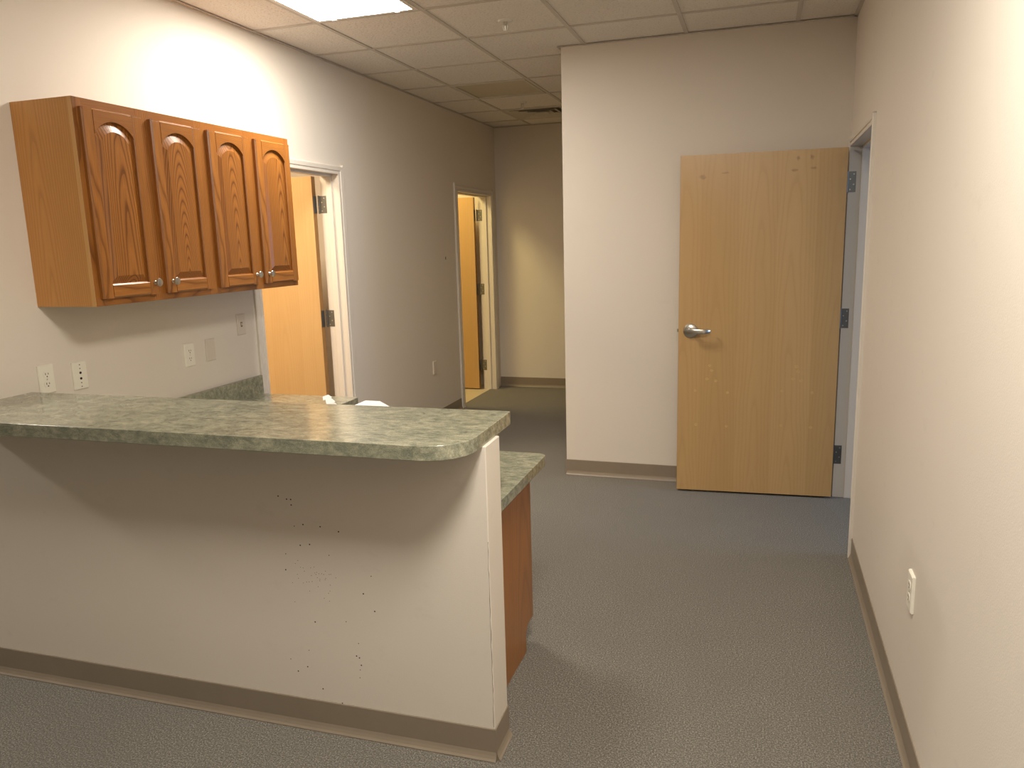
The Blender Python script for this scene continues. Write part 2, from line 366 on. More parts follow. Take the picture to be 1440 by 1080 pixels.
# ------------------------------------------------------------ doors
def casing_profile(w):   # (offset from opening edge outward, projection from wall)
    return [(0.0, 0.0), (0.0, 0.013), (w*0.30, 0.013), (w*0.34, 0.009), (w*0.42, 0.009), (w*0.47, 0.015), (w*0.93, 0.017), (w, 0.013), (w, 0.0)]
def door_frame(d, xw, sgn, y0, y1, depth, w0, w1):
    """Frame in a wall face x=xw; sgn is the direction out of the wall into our room."""
    def side(y, dirn, w, zt):
        b = bmesh.new(); pr = casing_profile(w)
        A = [b.verts.new((xw+sgn*p, y+dirn*o, 0)) for o, p in pr]; B = [b.verts.new((xw+sgn*p, y+dirn*o, DH+o)) for o, p in pr]
        b.faces.new(A); b.faces.new(B[::-1])
        for i in range(len(pr)): j = (i+1) % len(pr); b.faces.new((A[i], A[j], B[j], B[i]))
        return b
    obj('casing', side(y0, -1, w0, DH), M_TRIM, d); obj('casing', side(y1, 1, w1, DH), M_TRIM, d)
    b = bmesh.new(); wh = 0.05; pr = casing_profile(wh)
    A = [b.verts.new((xw+sgn*p, y0-o*w0/wh, DH+o)) for o, p in pr]; B = [b.verts.new((xw+sgn*p, y1+o*w1/wh, DH+o)) for o, p in pr]
    b.faces.new(A); b.faces.new(B[::-1])
    for i in range(len(pr)): j = (i+1) % len(pr); b.faces.new((A[i], A[j], B[j], B[i]))
    obj('casing', b, M_TRIM, d)
    xa, xb = sorted((xw+sgn*0.006, xw-sgn*depth))
    obj('jamb', BX(xa, xb, y0-0.02, y0+0.001, 0, DH), M_TRIM, d); obj('jamb', BX(xa, xb, y1-0.001, y1+0.02, 0, DH), M_TRIM, d)
    obj('head_jamb', BX(xa, xb, y0, y1, DH-0.001, DH+0.02), M_TRIM, d)
def stops(d, x0, x1, y0, y1):
    obj('stop', BX(x0, x1, y0, y0+0.013, 0, DH-0.001, bev=0.002), M_TRIM, d); obj('stop', BX(x0, x1, y1-0.013, y1, 0, DH-0.001, bev=0.002), M_TRIM, d)
    obj('head_stop', BX(x0, x1, y0+0.013, y1-0.013, DH-0.014, DH-0.001, bev=0.002), M_TRIM, d)
def leaf(d, hx, hy, ang, mat, width=0.908):
    """Door slab; its visible face is local y=0, the slab goes to -y, x runs from the hinge edge to the latch edge."""
    base = wloc(d)
    lf = obj('door_leaf', BX(0, width, -0.044, 0, 0.014, 2.04), mat, d, local=True)
    lf.location = Vector((hx, hy, 0))-base; lf.rotation_euler = (0, 0, ang)
    obj('edge_band', BX(-0.0012, 0.0, -0.0435, -0.0005, 0.0145, 2.0395), M_MAPLEE, lf, local=True)
    obj('edge_band', BX(width, width+0.0012, -0.0435, -0.0005, 0.0145, 2.0395), M_MAPLEE, lf, local=True)
    kx, kz = width-0.070, 1.016
    for s, y in ((1, 0.0), (-1, -0.044)):
        h = bmesh.new(); lathe(h, [(0.0445, 0), (0.0445, 0.003), (0.041, 0.010), (0.033, 0.014), (0.018, 0.016), (0.0145, 0.022), (0.0125, 0.040)], (kx, y, kz), (0, s, 0), 28)
        hd = obj('handle', h, M_NICKEL, lf, local=True, smooth=True)
        b = bmesh.new()
        # flat lever pointing to the hinge, with a returned tip
        ctr = [(kx+0.022, y+s*0.048, 0.0135), (kx+0.004, y+s*0.054, 0.0160), (kx-0.030, y+s*0.056, 0.0145), (kx-0.070, y+s*0.055, 0.0130), (kx-0.096, y+s*0.050, 0.0120), (kx-0.116, y+s*0.030, 0.0080)]
        rings = []
        for (cx, cy, hz) in ctr:
            t = 0.006; rings.append([b.verts.new((cx, cy+s*a, kz+c)) for a, c in ((-t, -hz), (t*0.7, -hz), (t, -hz*0.6), (t, hz*0.6), (t*0.7, hz), (-t, hz))])
        for A, B in zip(rings, rings[1:]):
            for i in range(6): b.faces.new((A[i], A[(i+1) % 6], B[(i+1) % 6], B[i]))
        b.faces.new(rings[0]); b.faces.new(rings[-1][::-1])
        obj('lever', b, M_NICKEL, lf, local=True, smooth=True)
    obj('latch_bolt', BX(width, width+0.011, -0.030, -0.014, kz-0.009, kz+0.009, bev=0.002), M_NICKEL, lf, local=True)
    return lf
def hinges(d, kx, ky, jx, jy, dx, dy0, dy1):
    """knuckle at (kx,ky); jamb leaf from kx to jx on the face y=jy; door leaf on the door edge x=dx from dy0 to dy1"""
    for z in (1.855, 1.085, 0.265):
        h = empty('hinge', (kx, ky, z), parent=None); h.parent = d; h.location = Vector((kx, ky, z))-wloc(d)
        x0, x1 = sorted((kx, jx)); z0, z1 = z-0.057, z+0.057
        obj('jamb_leaf', BX(x0, x1, jy-0.0025, jy, z0, z1, bev=0.0008), M_HINGE, h)
        if dx is not None:
            xa, xb = sorted((dx, dx+(0.0025 if kx > dx-0.001 else 0.0025)))
            obj('leaf_plate', BX(xa, xb, dy0, dy1, z0, z1, bev=0.0008), M_HINGE, h)
        b = bmesh.new()
        for q in range(5): lathe(b, [(0.0062, z0+0.0228*q+0.0006), (0.0062, z0+0.0228*(q+1)-0.0006)], (kx, ky, 0), (0, 0, 1), 12)
        lathe(b, [(0.0, z0-0.004), (0.005, z0-0.003), (0.005, z0)], (kx, ky, 0), (0, 0, 1), 12); lathe(b, [(0.005, z1), (0.005, z1+0.003), (0, z1+0.004)], (kx, ky, 0), (0, 0, 1), 12)
        obj('knuckle', b, M_HINGE, h, smooth=True)
        sc = bmesh.new(); xm = x0+(x1-x0)*0.55
        for i, zz in enumerate((-0.042, -0.015, 0.015, 0.042)):
            lathe(sc, [(0.0042, 0), (0.0038, 0.0012), (0.0, 0.0014)], (xm+(0.009 if i % 2 else -0.009), jy-0.0025, z+zz), (0, -1, 0), 10)
        obj('screws', sc, M_NICKEL, h, smooth=True)
# right-hand doorway, leaf folded back against the middle wall
d = struct(empty('door_1', (XR, (DR[0]+DR[1])/2, 0)), 'maple door standing open in front of the cream wall, with silver lever', 'door')
door_frame(d, XR, -1, DR[0], DR[1], WT, 0.045, 0.045)
stops(d, XR+0.050, XR+0.095, DR[0], DR[1])
lf = leaf(d, 3.1548, 4.4815, math.radians(183.597), M_MAPLE)
hinges(d, 3.160, 4.5295, 3.206, 4.532, 3.1565, 4.4845, 4.5245)
fill_me = None
for (fx, fz) in ((2.433, .804), (2.445, .774), (2.418, .721), (2.470, .710), (2.350, .648), (2.541, .639), (2.357, .434), (2.538, .430), (2.929, .804), (2.939, .775), (2.913, .730), (2.958, .720), (2.852, .656), (3.022, .650), (2.854, .445), (3.023, .438)):
    if fill_me is None:
        p = obj('filled_hole', lathe(bmesh.new(), [(0.0095, 0), (0.0085, 0.0008), (0.005, 0.0004), (0.0, -0.0003)], (0, 0, 0), (0, 1, 0), 14), M_FILL, lf, local=True, smooth=True); fill_me = p.data
    else:
        p = bpy.data.objects.new('filled_hole', fill_me); COL.objects.link(p); p.parent = lf
    p.location = (3.1548-fx, 0.0, fz); p.scale = (0.8+0.5*random.random(), 1, 0.7+0.4*random.random())
# first doorway on the left wall
d = struct(empty('door_2', (0, (D1[0]+D1[1])/2, 0)), 'maple door open into a bright room beside the oak cabinet', 'door')
door_frame(d, 0, 1, D1[0], D1[1], WT, 0.066, 0.062)
stops(d, -0.085, -0.040, D1[0], D1[1])
leaf(d, -0.166, 4.326, math.radians(180.6), M_MAPLE2)
hinges(d, -0.150, 4.3775, -0.092, 4.380, -0.1645, 4.331, 4.370)
# second doorway on the left wall, at the hallway end
d = struct(empty('door_3', (0, (D2[0]+D2[1])/2, 0)), 'yellowish maple door open into the room at the end of the hallway', 'door')
door_frame(d, 0, 1, D2[0], D2[1], WT, 0.074, 0.074)
stops(d, -0.085, -0.040, D2[0], D2[1])
leaf(d, -0.166, 7.391, math.radians(180.3), M_MAPLE2)
hinges(d, -0.150, 7.4425, -0.092, 7.445, -0.1645, 7.396, 7.435)

# ------------------------------------------------------------ the rooms behind the doors
def room(side, x0, x1, y0, y1, floor_mat, window=None, skipwall=None):
    struct(obj('floor_'+side, BX(x0, x1, y0, y1, -0.06, 0.0 if floor_mat is M_CARPET else 0.001), floor_mat), 'floor of the '+side.replace('_', ' '), 'floor')
    struct(obj('ceiling_'+side, BX(x0, x1, y0, y1, H, H+0.05), M_TILE), 'ceiling of the '+side.replace('_', ' '), 'ceiling')
    bm = bmesh.new(); t = 0.08
    box(bm, x0, x1, y0-t, y0, 0, H); box(bm, x0, x1, y1, y1+t, 0, H)
    far = x0 if x1 <= 0 else x1
    fa, fb = (far-t, far) if far == x0 else (far, far+t)
    if window:
        wy0, wy1, wz0, wz1 = window
        box(bm, fa, fb, y0, wy0, 0, H); box(bm, fa, fb, wy1, y1, 0, H); box(bm, fa, fb, wy0, wy1, 0, wz0); box(bm, fa, fb, wy0, wy1, wz1, H)
    else: box(bm, fa, fb, y0, y1, 0, H)
    struct(obj('wall_'+side, bm, M_WALL), 'cream walls of the '+side.replace('_', ' '), 'wall')
room('left_office', -3.0, -WT, 2.3, 5.3, M_CARPET)
room('hall_room', -2.6, -WT, 5.6, 7.7, M_FLOORTILE)
struct(obj('floor_threshold', BX(-WT, -0.06, D2[0]-0.02, D2[1]+0.02, -0.06, 0.001), M_FLOORTILE), 'tile strip in the doorway at the hallway end', 'floor')
struct(obj('floor_sill', BX(-WT, -0.06, D1[0]-0.02, D1[1]+0.02, -0.06, 0.0), M_CARPET), 'carpet strip in the doorway beside the cabinet', 'floor')
struct(obj('floor_passage', BX(XR, XR+WT, DR[0]-0.02, DR[1]+0.02, -0.06, 0.0), M_CARPET), 'carpet strip in the doorway of the open maple door', 'floor')
room('right_office', XR+WT, 6.3, 2.3, 6.0, M_CARPET, window=(3.35, 4.85, 0.85, 2.15))
w = struct(empty('window_1', (6.34, 4.1, 0.85)), 'window of the office behind the open maple door', 'window')
b = bmesh.new()
for a in ((6.31, 6.37, 3.35, 3.40, 0.85, 2.15), (6.31, 6.37, 4.80, 4.85, 0.85, 2.15), (6.31, 6.37, 3.40, 4.80, 0.85, 0.90), (6.31, 6.37, 3.40, 4.80, 2.10, 2.15), (6.32, 6.36, 4.08, 4.12, 0.90, 2.10)): box(b, *a)
obj('window_frame', b, M_TRIM, w)
for y0, y1 in ((3.40, 4.08), (4.12, 4.80)): obj('pane', BX(6.338, 6.342, y0, y1, 0.90, 2.10), M_GLASS, w)

# ------------------------------------------------------------ light fittings
def troffer(col, row, n, strength, color, label, loc=None, kind=None):
    lamp, lens = ('ceiling_light', 'diffuser') if kind is None else (kind+'_light_offscreen', kind+'_diffuser_offscreen')
    x0, y0 = (GX0+GS*col, GY0+GS*row) if loc is None else loc
    x1, y1 = x0+GS, y0+GS*n
    t = tag(empty(lamp, ((x0+x1)/2, (y0+y1)/2, H)), label, 'ceiling light')
    i = 0.012; f = 0.026
    b = bmesh.new()
    for a in ((x0+i, x1-i, y0+i, y0+i+f), (x0+i, x1-i, y1-i-f, y1-i), (x0+i, x0+i+f, y0+i+f, y1-i-f), (x1-i-f, x1-i, y0+i+f, y1-i-f)): box(b, *a, H-0.006, H+0.004)
    obj('frame', b, M_FIXT, t)
    obj('housing', BX(x0+i, x1-i, y0+i, y1-i, H+0.006, H+0.09), M_FIXT, t)
    b = bmesh.new(); a = i+f
    v = [b.verts.new(p) for p in ((x0+a, y0+a, H-0.001), (x1-a, y0+a, H-0.001), (x1-a, y1-a, H-0.001), (x0+a, y1-a, H-0.001))]; b.faces.new(v[::-1])
    o = bpy.data.objects.new(lens, bpy.data.meshes.new(lens)); bmesh.ops.translate(b, verts=b.verts, vec=-wloc(t))
    b.to_mesh(o.data); b.free(); o.data.materials.append(emit('lit_lens', color, strength)); COL.objects.link(o); o.parent = t
    for fx in (0.2, 0.8):
        obj('latch', BX(x0+GS*fx-0.012, x0+GS*fx+0.012, y1-i-f+0.004, y1-i-0.006, H-0.010, H-0.006, bev=0.001), M_FIXT, t)
    return t
troffer(*TROFFERS[0], S_KITCHEN, LAMP_WARM, 'lit square ceiling light above the oak wall cabinet')
# lamps outside the picture: their shadows (bar overhang, cabinet, lever) and the light in the doorways are in it
troffer(*TROFFERS[1], S_DESK, LAMP_WARM, 'lit square ceiling light between the half wall and the wall with the lone outlet', kind='desk')
troffer(*TROFFERS[2], S_LOBBY, LAMP_WARM, 'lit square ceiling light in the lobby beyond the wall end', kind='lobby')
troffer(0, 0, 1, S_ROOM1, (1.0, 0.78, 0.52), 'lit ceiling light in the room beside the oak cabinet', loc=(-1.3, 3.1), kind='office')
troffer(0, 0, 1, S_ROOM2, (1.0, 0.79, 0.34), 'lit ceiling light in the room at the hallway end', loc=(-1.2, 6.3), kind='hall_room')

# unlit square panel in the hall ceiling
x0, y0 = GX0, GY0+GS*3; t = tag(empty('ceiling_panel', (x0+GS/2, y0+GS/2, H)), 'dull beige framed square panel in the ceiling of the hallway', 'ceiling panel')
b = bmesh.new(); i = 0.013; f = 0.022
for a in ((x0+i, x0+GS-i, y0+i, y0+i+f), (x0+i, x0+GS-i, y0+GS-i-f, y0+GS-i), (x0+i, x0+i+f, y0+i+f, y0+GS-i-f), (x0+GS-i-f, x0+GS-i, y0+i+f, y0+GS-i-f)): box(b, *a, H-0.008, H+0.004)
obj('frame', b, M_VENT, t); obj('lens', BX(x0+i+f, x0+GS-i-f, y0+i+f, y0+GS-i-f, H+0.002, H+0.006), M_LENS_OFF, t)
# air diffuser: stepped square cones
x0, y0 = GX0, GY0+GS*5; cx, cy = x0+GS/2, y0+GS/2
t = tag(empty('air_diffuser', (cx, cy, H)), 'square metal air diffuser with nested louvres in the hallway ceiling', 'air vent')
def sq_ring(bm, r0, z0, r1, z1, th=0.002):
    A = [(-1, -1), (1, -1), (1, 1), (-1, 1)]
    lo = [bm.verts.new((cx+r0*a, cy+r0*c, z0)) for a, c in A]; hi = [bm.verts.new((cx+r1*a, cy+r1*c, z1)) for a, c in A]
    lo2 = [bm.verts.new((cx+r0*a, cy+r0*c, z0+th)) for a, c in A]; hi2 = [bm.verts.new((cx+r1*a, cy+r1*c, z1+th)) for a, c in A]
    for k in range(4):
        j = (k+1) % 4
        bm.faces.new((lo[k], lo[j], hi[j], hi[k])); bm.faces.new((lo2[k], hi2[k], hi2[j], lo2[j]))
        bm.faces.new((lo[k], lo2[k], lo2[j], lo[j])); bm.faces.new((hi[k], hi[j], hi2[j], hi2[k]))
b = bmesh.new(); sq_ring(b, 0.293, H-0.004, 0.245, H-0.004, 0.006); obj('flange', b, M_VENT, t)
for r in (0.245, 0.180, 0.115):
    b = bmesh.new(); sq_ring(b, r, H-0.008, r-0.050, H+0.012); obj('louvre', b, M_VENT, t)
obj('centre_plate', BX(cx-0.065, cx+0.065, cy-0.065, cy+0.065, H-0.010, H-0.006), M_VENT, t)
obj('neck', BX(x0+0.014, x0+GS-0.014, y0+0.014, y0+GS-0.014, H+0.030, H+0.05), M_HINGE, t)
# sprinklers
def sprinkler(x, y, label):
    t = tag(empty('sprinkler_head', (x, y, H)), label, 'sprinkler')
    obj('escutcheon', lathe(bmesh.new(), [(0.040, 0.001), (0.040, -0.002), (0.034, -0.007), (0.016, -0.009), (0.012, -0.006)], (x, y, H), (0, 0, 1), 24), M_FIXT, t, smooth=True)
    obj('body', lathe(bmesh.new(), [(0.011, -0.006), (0.011, -0.022), (0.006, -0.024), (0.004, -0.045), (0.003, -0.050)], (x, y, H), (0, 0, 1), 14), M_NICKEL, t, smooth=True)
    b = bmesh.new()
    for s in (-1, 1):
        pts = [(s*0.010, -0.020), (s*0.013, -0.030), (s*0.012, -0.042), (s*0.004, -0.052)]
        for (a, za), (c, zc) in zip(pts, pts[1:]):
            v = [b.verts.new((x+px, y+py, H+pz)) for px, pz in ((a-0.002, za), (a+0.002, za), (c+0.002, zc), (c-0.002, zc)) for py in (-0.003, 0.003)]
            for f in ((0, 2, 3, 1), (2, 4, 5, 3), (4, 6, 7, 5), (6, 0, 1, 7), (0, 6, 4, 2), (1, 3, 5, 7)): b.faces.new([v[q] for q in f])
    obj('frame_arms', b, M_FIXT, t)
    b = bmesh.new(); lathe(b, [(0.004, -0.050), (0.015, -0.052), (0.015, -0.054), (0.0, -0.055)], (x, y, H), (0, 0, 1), 16); obj('deflector', b, M_FIXT, t, smooth=True)
sprinkler(1.352, 3.938, 'white fire sprinkler head with round plate, in the ceiling tile near the lit ceiling light')
sprinkler(0.705, 6.36, 'small fire sprinkler head in the hallway ceiling beside the air diffuser')

# ------------------------------------------------------------ half wall with cove base, pin holes, crack
hw_ = struct(obj('wall_counter', rot_tc(BX(XJ-0.12, XC, YC, YC+TCW, 0, 1.0014, bev=0.002)), M_WALLS), 'cream half wall full of pin holes carrying the green bar top', 'wall')
c_, s_ = math.cos(TC), math.sin(TC)
def rp(x, y): return (XC+(x-XC)*c_-(y-YC)*s_, YC+(x-XC)*s_+(y-YC)*c_)
cove('cove_base', rp(XJ-0.12, YC), rp(XC+0.004, YC), (s_, -c_), hw_, structure=False)
cove('cove_base', rp(XC, YC-0.004), rp(XC, YC+TCW), (c_, s_), hw_, structure=False)
b = bmesh.new()
for (x, z) in ((1.28, .803), (1.31, .795), (1.325, .795), (1.325, .777), (1.33, .707), (1.362, .715), (1.423, .713), (1.487, .702), (1.346, .644), (1.38, .65), (1.447, .62), (1.59, .565), (1.559, .503), (1.595, .448), (1.378, .385), (1.491, .4), (1.347, .281), (1.337, .221), (1.53, .238), (1.388, .149), (1.456, .108), (1.53, .33), (1.52, .285), (1.53, .28), (1.535, .255), (1.527, .21), (1.29, .61), (1.285, .555), (1.275, .24), (1.30, .20)):
    lathe(b, [(0.0026 if random.random() < 0.6 else 0.0018, 0), (0.0010, 0.0004), (0, 0.0002)], (x, YC, z), (0, -1, 0), 8)
for _ in range(38):
    x, z = random.gauss(1.385, 0.04), random.gauss(0.535, 0.035); lathe(b, [(0.0013, 0), (0.0006, 0.0003), (0, 0.0002)], (x, YC, z), (0, -1, 0), 6)
ph = obj('pin_holes', rot_tc(b), M_BLACK, hw_); ph['kind'] = 'stuff'
b = bmesh.new(); z = 0.112; pts = []
while z < 0.735: pts.append((XC-0.0030+random.uniform(-0.0012, 0.0012), z, random.uniform(0.0003, 0.0009))); z += random.uniform(0.012, 0.03)
for (xa, za, wa), (xb, zb, wb) in zip(pts, pts[1:]):
    v = [b.verts.new(q) for q in ((xa-wa, YC-0.0004, za), (xa+wa, YC-0.0004, za), (xb+wb, YC-0.0004, zb), (xb-wb, YC-0.0004, zb))]; b.faces.new(v)
obj('crack', rot_tc(b), M_CRACK, hw_)

# ------------------------------------------------------------ bar top
def rounded(poly):
    """poly: (x, y, r) counter-clockwise; returns points with rounded corners"""
    out = []; n = len(poly)
    for i in range(n):
        p = Vector(poly[i][:2]); r = poly[i][2]
        if r <= 0: out.append(tuple(p)); continue
        a = (Vector(poly[i-1][:2])-p).normalized(); b_ = (Vector(poly[(i+1) % n][:2])-p).normalized()
        ang = a.angle(b_)/2; dist = r/math.tan(ang); ctr = p+(a+b_).normalized()*(r/math.sin(ang))
        s0 = p+a*dist-ctr; s1 = p+b_*dist-ctr; a0 = math.atan2(s0.y, s0.x); da = (math.atan2(s1.y, s1.x)-a0+math.pi) % (2*math.pi)-math.pi
        seg = 20 if r > 0.05 else 6
        for k in range(seg+1): t = a0+da*k/seg; out.append((ctr.x+r*math.cos(t), ctr.y+r*math.sin(t)))
    return out
BZ = 1.0437; BT = 0.0423
b = prism(bmesh.new(), rounded([(XJ, 1.5206, 0), (1.972, 1.5206, 0.128), (1.972, 1.9753, 0.008), (XJ, 1.9753, 0)]), 'z', BZ-BT, BZ)
bar = tag(obj('bar_top', rot_tc(b), M_LAM, smooth=True, bevel=0.0015), 'raised green stone-look laminate bar top with rounded corner on the half wall', 'countertop')

# ------------------------------------------------------------ worktop behind the half wall (L-shaped) and base cabinets
WZ = 0.757; t = tag(empty('worktop', (0.9, 2.2, WZ-0.04)), 'lower L-shaped green laminate worktop behind the half wall', 'countertop')
b = prism(bmesh.new(), rounded([(0.022, 1.796, 0), (1.94, 1.828, 0), (1.94, 2.498, 0.035), (0.63, 2.498, 0.01), (0.63, 3.372, 0.012), (0.022, 3.372, 0)]), 'z', WZ-0.04, WZ)
obj('slab', b, M_LAM, t, smooth=True, bevel=0.0015)
obj('backsplash', BX(0.001, 0.022, 1.797, 3.372, WZ-0.04, 0.864, bev=0.0015), M_LAM, t)
def base_cabinet(label, x0, x1, y0, y1, face, group=None):
    """face 'y+' opens towards +y (desk run), 'x+' towards +x (wall run)"""
    top = WZ-0.041
    t = tag(empty('base_cabinet', ((x0+x1)/2, (y0+y1)/2, 0)), label, 'cabinet', group)
    th = 0.016
    if face == 'y+':
        prof = [(y0, 0.001), (y1-0.100, 0.001), (y1-0.100, 0.080), (y1-0.072, 0.105), (y1-0.022, 0.105), (y1-0.022, top), (y0, top)]
        for xa in (x0, x1-th): obj('side_panel', prism(bmesh.new(), prof, 'x', xa, xa+th), M_OAKB, t)
        obj('back_panel', BX(x0+th, x1-th, y0, y0+0.01, 0.08, top), M_OAKB, t)
        obj('bottom_panel', BX(x0+th, x1-th, y0+0.01, y1-0.04, 0.105, 0.12), M_OAKB, t); obj('toe_kick', BX(x0+th, x1-th, y1-0.112, y1-0.10, 0.001, 0.105), M_OAKB, t)
        b = bmesh.new()
        for a in ((x0, x0+0.04, 0.105, top), (x1-0.04, x1, 0.105, top), (x0+0.04, x1-0.04, top-0.04, top), (x0+0.04, x1-0.04, 0.105, 0.14), (x0+0.04, x1-0.04, 0.525, 0.56)): box(b, a[0], a[1], y1-0.022, y1-0.002, a[2], a[3])
        obj('face_frame', b, M_OAKV, t)
        dr = obj('drawer_front', BX(x0+0.024, x1-0.024, y1-0.002, y1+0.016, 0.548, top-0.024, bev=0.004), M_OAKV, t)
        obj('knob', lathe(bmesh.new(), KNOB, ((x0+x1)/2, y1+0.016, 0.62), (0, 1, 0), 18), M_NICKEL, dr, smooth=True)
        dr = obj('door', BX(x0+0.024, x1-0.024, y1-0.002, y1+0.016, 0.128, 0.538, bev=0.004), M_OAKV, t)
        obj('knob', lathe(bmesh.new(), KNOB, (x0+0.06, y1+0.016, 0.49), (0, 1, 0), 18), M_NICKEL, dr, smooth=True)
    else:
        prof = [(x0, 0.001), (x1-0.100, 0.001), (x1-0.100, 0.080), (x1-0.072, 0.105), (x1-0.022, 0.105), (x1-0.022, top), (x0, top)]
        for ya in (y0, y1-th): obj('side_panel', prism(bmesh.new(), prof, 'y', ya, ya+th), M_OAKB, t)
        obj('back_panel', BX(x0, x0+0.01, y0+th, y1-th, 0.08, top), M_OAKB, t)
        obj('bottom_panel', BX(x0+0.01, x1-0.04, y0+th, y1-th, 0.105, 0.12), M_OAKB, t); obj('toe_kick', BX(x1-0.112, x1-0.10, y0+th, y1-th, 0.001, 0.105), M_OAKB, t)
        b = bmesh.new()
        for a in ((y0, y0+0.04, 0.105, top), (y1-0.04, y1, 0.105, top), (y0+0.04, y1-0.04, top-0.04, top), (y0+0.04, y1-0.04, 0.105, 0.14)): box(b, x1-0.022, x1-0.002, a[0], a[1], a[2], a[3])
        obj('face_frame', b, M_OAKV, t)
        dr = obj('door', BX(x1-0.002, x1+0.016, y0+0.024, y1-0.024, 0.128, top-0.024, bev=0.004), M_OAKV, t)
        obj('knob', lathe(bmesh.new(), KNOB, (x1+0.016, y0+0.06, 0.62), (1, 0, 0), 18), M_NICKEL, dr, smooth=True)
KNOB = [(0.0085, 0.0), (0.0085, 0.002), (0.0055, 0.006), (0.005, 0.013), (0.009, 0.017), (0.0155, 0.020), (0.0165, 0.023), (0.0150, 0.026), (0.008, 0.028), (0.0, 0.0285)]
base_cabinet('low oak base cabinet with notched toe kick at the open end of the half wall', 1.440, 1.889, 1.832, 2.428, 'y+')
base_cabinet('low oak base cabinet under the worktop below the upper cabinet, beside the doorway', 0.012, 0.585, 2.870, 3.360, 'x+')

# ------------------------------------------------------------ upper oak wall cabinet
CY0, CY1, CZ0, CZ1, CX = 2.0176, 3.380, 1.3722, 2.1417, 0.298
t = tag(empty('wall_cabinet', (0, CY0, CZ0)), 'honey oak wall cabinet with four arched raised-panel doors', 'cabinet')
FX = CX-0.020
obj('side_panel', BX(0.001, FX, CY0, CY0+0.013, CZ0, CZ1), M_OAKS, t); obj('side_panel', BX(0.001, FX, CY1-0.013, CY1, CZ0, CZ1), M_OAKS, t)
obj('top_panel', BX(0.001, FX, CY0+0.013, CY1-0.013, CZ1-0.02, CZ1-0.002), M_OAKH, t); obj('bottom_panel', BX(0.001, FX, CY0+0.013, CY1-0.013, CZ0+0.012, CZ0+0.028), M_OAKH, t)
obj('back_panel', BX(0.001, 0.008, CY0+0.013, CY1-0.013, CZ0+0.028, CZ1-0.02), M_OAKH, t)
DW, DG, DY = 0.291, 0.0530, 2.0395
dys = [DY+i*(DW+DG) for i in range(4)]; DZ0, DZ1 = 1.3995, 2.1085
RH = 0.040
edges = [CY0, CY0+0.040]
for i in range(3): m_ = dys[i]+DW+DG/2; edges += [m_-0.038, m_+0.038]
edges += [CY1-0.040, CY1]
for i in range(0, len(edges), 2):
    obj('face_stile', BX(FX, CX, edges[i], edges[i+1], CZ0, CZ1, bev=0.0008), M_OAKV, t)
obj('stile_edge', BX(FX, CX-0.0008, CY0-0.0008, CY0, CZ0, CZ1), M_OAKE, t)
for i in range(1, len(edges)-1, 2):
    obj('face_rail', BX(FX, CX-0.0004, edges[i], edges[i+1], CZ1-RH, CZ1, bev=0.0006), M_OAKH, t)
    obj('face_rail', BX(FX, CX-0.0004, edges[i], edges[i+1], CZ0, CZ0+RH, bev=0.0006), M_OAKH, t)
SW = 0.050                       # stile width of a door
def arch(y0, y1, zs, rise, n=18):
    """points from (y0,zs) over the crown to (y1,zs)"""
    w = (y1-y0)/2; R = (w*w+rise*rise)/(2*rise); cy, cz = (y0+y1)/2, zs+rise-R; a = math.asin(w/R)
    return [(cy+R*math.sin(-a+2*a*k/n), cz+R*math.cos(-a+2*a*k/n)) for k in range(n+1)]
kn = ((2.331-0.022, 1.448), (2.384+0.028, 1.448), (3.019-0.022, 1.448), (3.072+0.026, 1.448))
